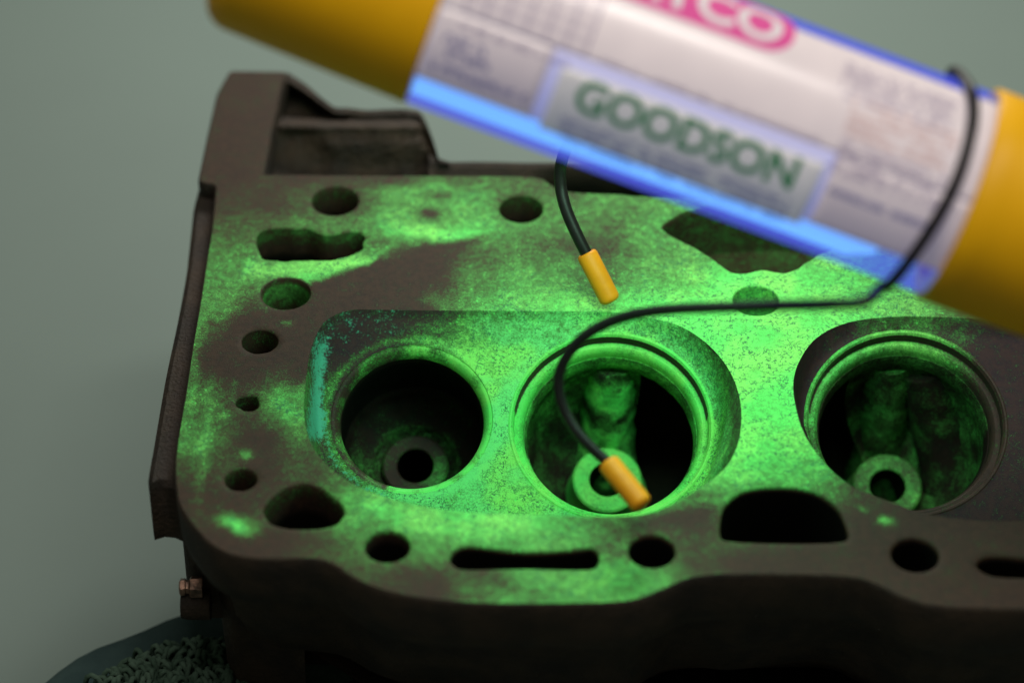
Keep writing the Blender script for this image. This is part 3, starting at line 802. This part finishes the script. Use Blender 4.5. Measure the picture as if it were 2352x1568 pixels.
# table of thin rules at the left and the right
def rules(name, s0, s1, ta, tb, nh, nv, mat, parent, wdt=.035):
    bm = bmesh.new(); r = RT+.032
    def q(a, b, c, d, n=8):
        for k in range(n):
            aa = a+(b-a)*k/n if (b-a) > (d-c)*RT else a; ab = a+(b-a)*(k+1)/n if (b-a) > (d-c)*RT else b
            ca = c if (b-a) > (d-c)*RT else c+(d-c)*k/n; cb = d if (b-a) > (d-c)*RT else c+(d-c)*(k+1)/n
            bm.faces.new([bm.verts.new(cyl(x, y, r)) for x, y in ((aa, ca), (ab, ca), (ab, cb), (aa, cb))])
    for i in range(nh+1):
        t = ta+(tb-ta)*i/nh; q(s0, s1, t, t+wdt/RT)
    for i in range(nv+1):
        s_ = s0+(s1-s0)*i/nv; q(s_, s_+wdt, min(ta, tb), max(ta, tb))
    o = from_bm(name, bm, mat, parent); o['kind'] = 'stuff'; return o
rules('printed_table', .45, 2.9, t3_+.16, t3_+.75, 5, 6, M_INKL, lab)
sR0, tR0 = hit(1935, 130); sR1, tR1 = hit(2180, 400)
strokes('printed_paragraph', sR0+.1, S_END-.75, th_top-.28, .10, 6, M_INKL, lab, seed=11, fill=.9)
sq, tq = hit(1960, 235); strokes('printed_paragraph', sq, S_END-.55, tq, .11, 5, M_INKO, lab, seed=12, fill=.9)
sq, tq = hit(1930, 330); strokes('printed_paragraph', sq, S_END-.5, tq, .09, 5, M_INKL, lab, seed=13, fill=.9)
sq, tq = hit(1890, 432); sq2, _ = hit(2115, 520)
strokes('small_print', sq, sq2+.1, tq-.02, .13, 1, M_INKB, lab, seed=14, fill=.95)
sw, tw = hit(1450, 140); strokes('small_print', sN0+.9, sN1-.4, th_notch+.03, .07, 1, M_INKL, lab, seed=15)
# pink logo panel: rounded bar with pale letters
sp1, tp1 = hit(1822, 88); sp0, tp0 = hit(1480, 0); 
pa = hit(1790, 130)[1]; pb = hit(1760, 26)[1]
bm = bmesh.new(); pts = []; s_a, s_b = sp1-6.2, sp1+.02; hh = (pb-pa)*RT; rr = hh*.42
for cx_, cy_, a0 in ((s_b-rr, rr, -90), (s_b-rr, hh-rr, 0), (s_a+rr, hh-rr, 90), (s_a+rr, rr, 180)):
    for k in range(9): a = R(a0+k*11.25); pts.append((cx_+rr*math.cos(a), cy_+rr*math.sin(a)))
pp = resample([Vector(p) for p in pts], .15)
Vp, Tp, Lp = sheet(ccw(pp), [], .22, lambda x, y: 0.0, .05)
mp_ = bpy.data.meshes.new('logo_panel'); mp_.from_pydata([tuple(cyl(v.x, pa+v.y/RT, RT+.03)) for v in Vp], [], Tp); mp_.update()
pan = link('logo_panel', mp_, M_PINK, lab)
text_on('ATCO', s_b-3.55, pa+.13*hh/RT, 3.30, hh*.72, M_STICK, lab, 'logo_letter', .03, RT+.040)

# the light the lamp throws down on the iron
gl = bpy.data.lights.new('lamp_light', 'AREA'); gl.shape = 'RECTANGLE'; gl.size = LEN-1.0; gl.size_y = 2.2; gl.energy = 800; gl.color = (.46, 1.0, .55)
go = bpy.data.objects.new('lamp_light', gl); col.objects.link(go)
dn = Vector((0, .34, -1)); dn = (dn-U*dn.dot(U)).normalized(); zc = -dn; xc = U; yc = zc.cross(xc)
go.matrix_world = Matrix.Translation(mid+dn*(RT+.12)+U*.1) @ Matrix((xc, yc, zc)).transposed().to_4x4()

# ------------------------------------------------------------------ cord with two yellow tips, looped round the lamp
cord = empty('looped_cord', tuple(P(1405, 700, 0)))
tag(cord, 'thin black cord with yellow rubber tips looped round the right end of the lamp', 'cord')
CR = .118; sW = hit(2175, 470)[0]; RR = RT+CR+.04
front = []
for k in range(11):
    px_, py_ = [(2205, 181), (2228, 205), (2236, 260), (2226, 325), (2205, 395), (2176, 460), (2140, 522), (2104, 577), (2068, 625), (2040, 655), (2015, 682)][k]
    s_, th = hit(px_, py_, RR)
    if k == 0: th = 1.75
    front.append(cyl(s_, th, RR))
tipB = PD(1396, 1062, 65.0); tipBe = PD(1478, 1162, 64.6)
tail = [PD(1985, 692, 58.6), PD(1900, 699, 60.0), PD(1700, 704, 61.6), PD(1520, 712, 63.2), PD(1420, 732, 64.0), PD(1345, 770, 64.4), PD(1298, 825, 64.7), PD(1283, 880, 64.9), PD(1296, 940, 65.0), PD(1332, 1000, 65.0)]
tipA = P(1347, 582, 1.2); tipAe = P(1404, 694, .26)
back = []
s0_, _ = hit(2205, 181, RR)
head_path = [tipA.lerp(tipAe, .12), P(1328, 545, 1.55), P(1300, 480, 2.1), P(1287, 420, 2.6), P(1292, 365, 3.2), P(1325, 300, 4.2), P(1420, 255, 5.6)]
behind = [cyl(sW-4.0, 2.9, RR+.5), cyl(sW-1.5, 2.7, RR+.15), cyl(sW-.2, 2.35, RR+.02)]
path = catmull(head_path+behind+front+tail+[tipB, tipB.lerp(tipBe, .15)], 8, False)
n = len(path); rad = [CR+.025*sstep(70, 20, i) for i in range(n)]
from_bm('black_cord', tube_mesh(path, rad, 14), M_CORD, cord, smooth=True)
def tip(a, b):
    ax = (b-a).normalized(); ln = (b-a).length; e = ax.orthogonal().normalized(); r = .245
    pr = [(.13, .12), (.135, .0), (.19, -.015), (.225, .01), (r, .06), (r, ln*.5), (r, ln-.16)]
    for k in range(1, 8): t = math.pi/2*k/7; pr.append((r-.13+.13*math.cos(t), ln-.13+.13*math.sin(t)))
    pr.append((0, ln)); return lathe_mesh(a, ax, e, pr, 40)
from_bm('yellow_tip', tip(tipA, tipAe), M_TIP, cord, auto=50)
from_bm('yellow_tip', tip(tipB, tipBe), M_TIP, cord, auto=50)

# ------------------------------------------------------------------ setting
bm = bmesh.new(); bmesh.ops.create_grid(bm, x_segments=2, y_segments=2, size=400)
for v in bm.verts: v.co.z = -12
g = from_bm('bench_top', bm, M_BACK); tag(g, 'pale grey green bench top far behind the head', kind='structure')
# dark folded cloth under the head
mat_px = [(-120, 1640), (60, 1572), (130, 1520), (200, 1478), (300, 1440), (370, 1408), (440, 1386), (520, 1372), (700, 1300), (1500, 1150), (2700, 1100), (2900, 1700), (1200, 1900), (-300, 1900)]
mp = image_poly(mat_px, -7.0, 5, .6)
bm = bmesh.new(); vr = []
for off, z in ((-1.4, -6.75), (-.6, -6.9), (-.2, -7.1), (0, -7.5), (-.3, -8.5), (-1.0, -11.9)):
    vr.append([bm.verts.new((p.x, p.y, z+.15*noise.noise(Vector((p.x*.4, p.y*.4, off))))) for p in offset(mp, off)])
for a, b in zip(vr[:-1], vr[1:]):
    for k in range(len(mp)): bm.faces.new((a[k], a[(k+1) % len(mp)], b[(k+1) % len(mp)], b[k]))
bm.faces.new(vr[0])
o = from_bm('dark_cloth', bm, M_MAT, smooth=True); tag(o, 'dark blue green cloth spread on the bench beneath the head', 'cloth')
# shaggy towel
towel = bpy.data.objects.new('shaggy_towel', None)
tp = image_poly([(180, 1640), (255, 1560), (330, 1515), (420, 1492), (500, 1480), (600, 1470), (760, 1480), (1000, 1520), (1300, 1560), (1300, 1700), (200, 1720)], -6.4, 5, .35)
Vt, Tt, Lt = sheet(tp, [], .16, lambda x, y: -6.42+.10*noise.noise(Vector((x*1.5, y*1.5, 0)))+.05*noise.noise(Vector((x*6, y*6, 2))), .1)
vv = [tuple(v) for v in Vt]; base = Lt[0]; ff = list(Tt); nb = len(vv)
for i in base: vv.append((vv[i][0], vv[i][1], -6.95))
for k in range(len(base)): ff.append((base[k], base[(k+1) % len(base)], nb+(k+1) % len(base), nb+k))
me = bpy.data.meshes.new('shaggy_towel'); me.from_pydata(vv, [], ff); me.update()
tw = link('shaggy_towel', me, M_TOWEL, smooth=True); tag(tw, 'green grey shaggy terry towel under the near left corner of the head', 'towel')
bm = bmesh.new(); rnd = random.Random(5)
inner = [p for p in (Vector((rnd.uniform(-10.5, -5.4), rnd.uniform(-7.6, -2.4))) for _ in range(14000)) if inside(p, tp)]
cnt = 0
for p in inner:
    if cnt > 650: break
    px, py = proj(Vector((p.x, p.y, -6.4)))
    if px > 560+60*rnd.random(): continue
    cnt += 1
    a = rnd.uniform(0, 6.28); h = rnd.uniform(.22, .55); wd = rnd.uniform(.12, .24); lean = Vector((rnd.uniform(-.15, .15), rnd.uniform(-.15, .15)))
    ca, sa = math.cos(a), math.sin(a); pts = []
    for k in range(7):
        t = math.pi*k/6; u = -math.cos(t)*wd; z = math.sin(t)*h
        pts.append(Vector((p.x+ca*u+lean.x*z/h, p.y+sa*u+lean.y*z/h, -6.45+z)))
    t_ = tube_mesh(pts, .065, 7, False); me_ = bpy.data.meshes.new('tmp'); t_.to_mesh(me_); t_.free(); bm.from_mesh(me_); bpy.data.meshes.remove(me_)
o = from_bm('towel_loops', bm, M_TOWEL, tw, smooth=True); o['kind'] = 'stuff'
# dark wet tray edge under the near wall
tr = image_poly([(840, 1545), (1000, 1532), (1500, 1536), (2500, 1530), (2700, 1700), (800, 1720)], -6.35, 4, .4)
bm = bmesh.new(); a = [bm.verts.new((p.x, p.y, -6.2)) for p in offset(tr, -.25)]; b = [bm.verts.new((p.x, p.y, -6.22+.0)) for p in offset(tr, -.08)]; c = [bm.verts.new((p.x, p.y, -6.9)) for p in tr]
for x, y in ((a, b), (b, c)):
    for k in range(len(tr)): bm.faces.new((x[k], x[(k+1) % len(tr)], y[(k+1) % len(tr)], y[k]))
bm.faces.new(a)
o = from_bm('wet_black_tray', bm, M_OIL, auto=40); tag(o, 'wet black tray showing under the near edge of the head', 'tray')
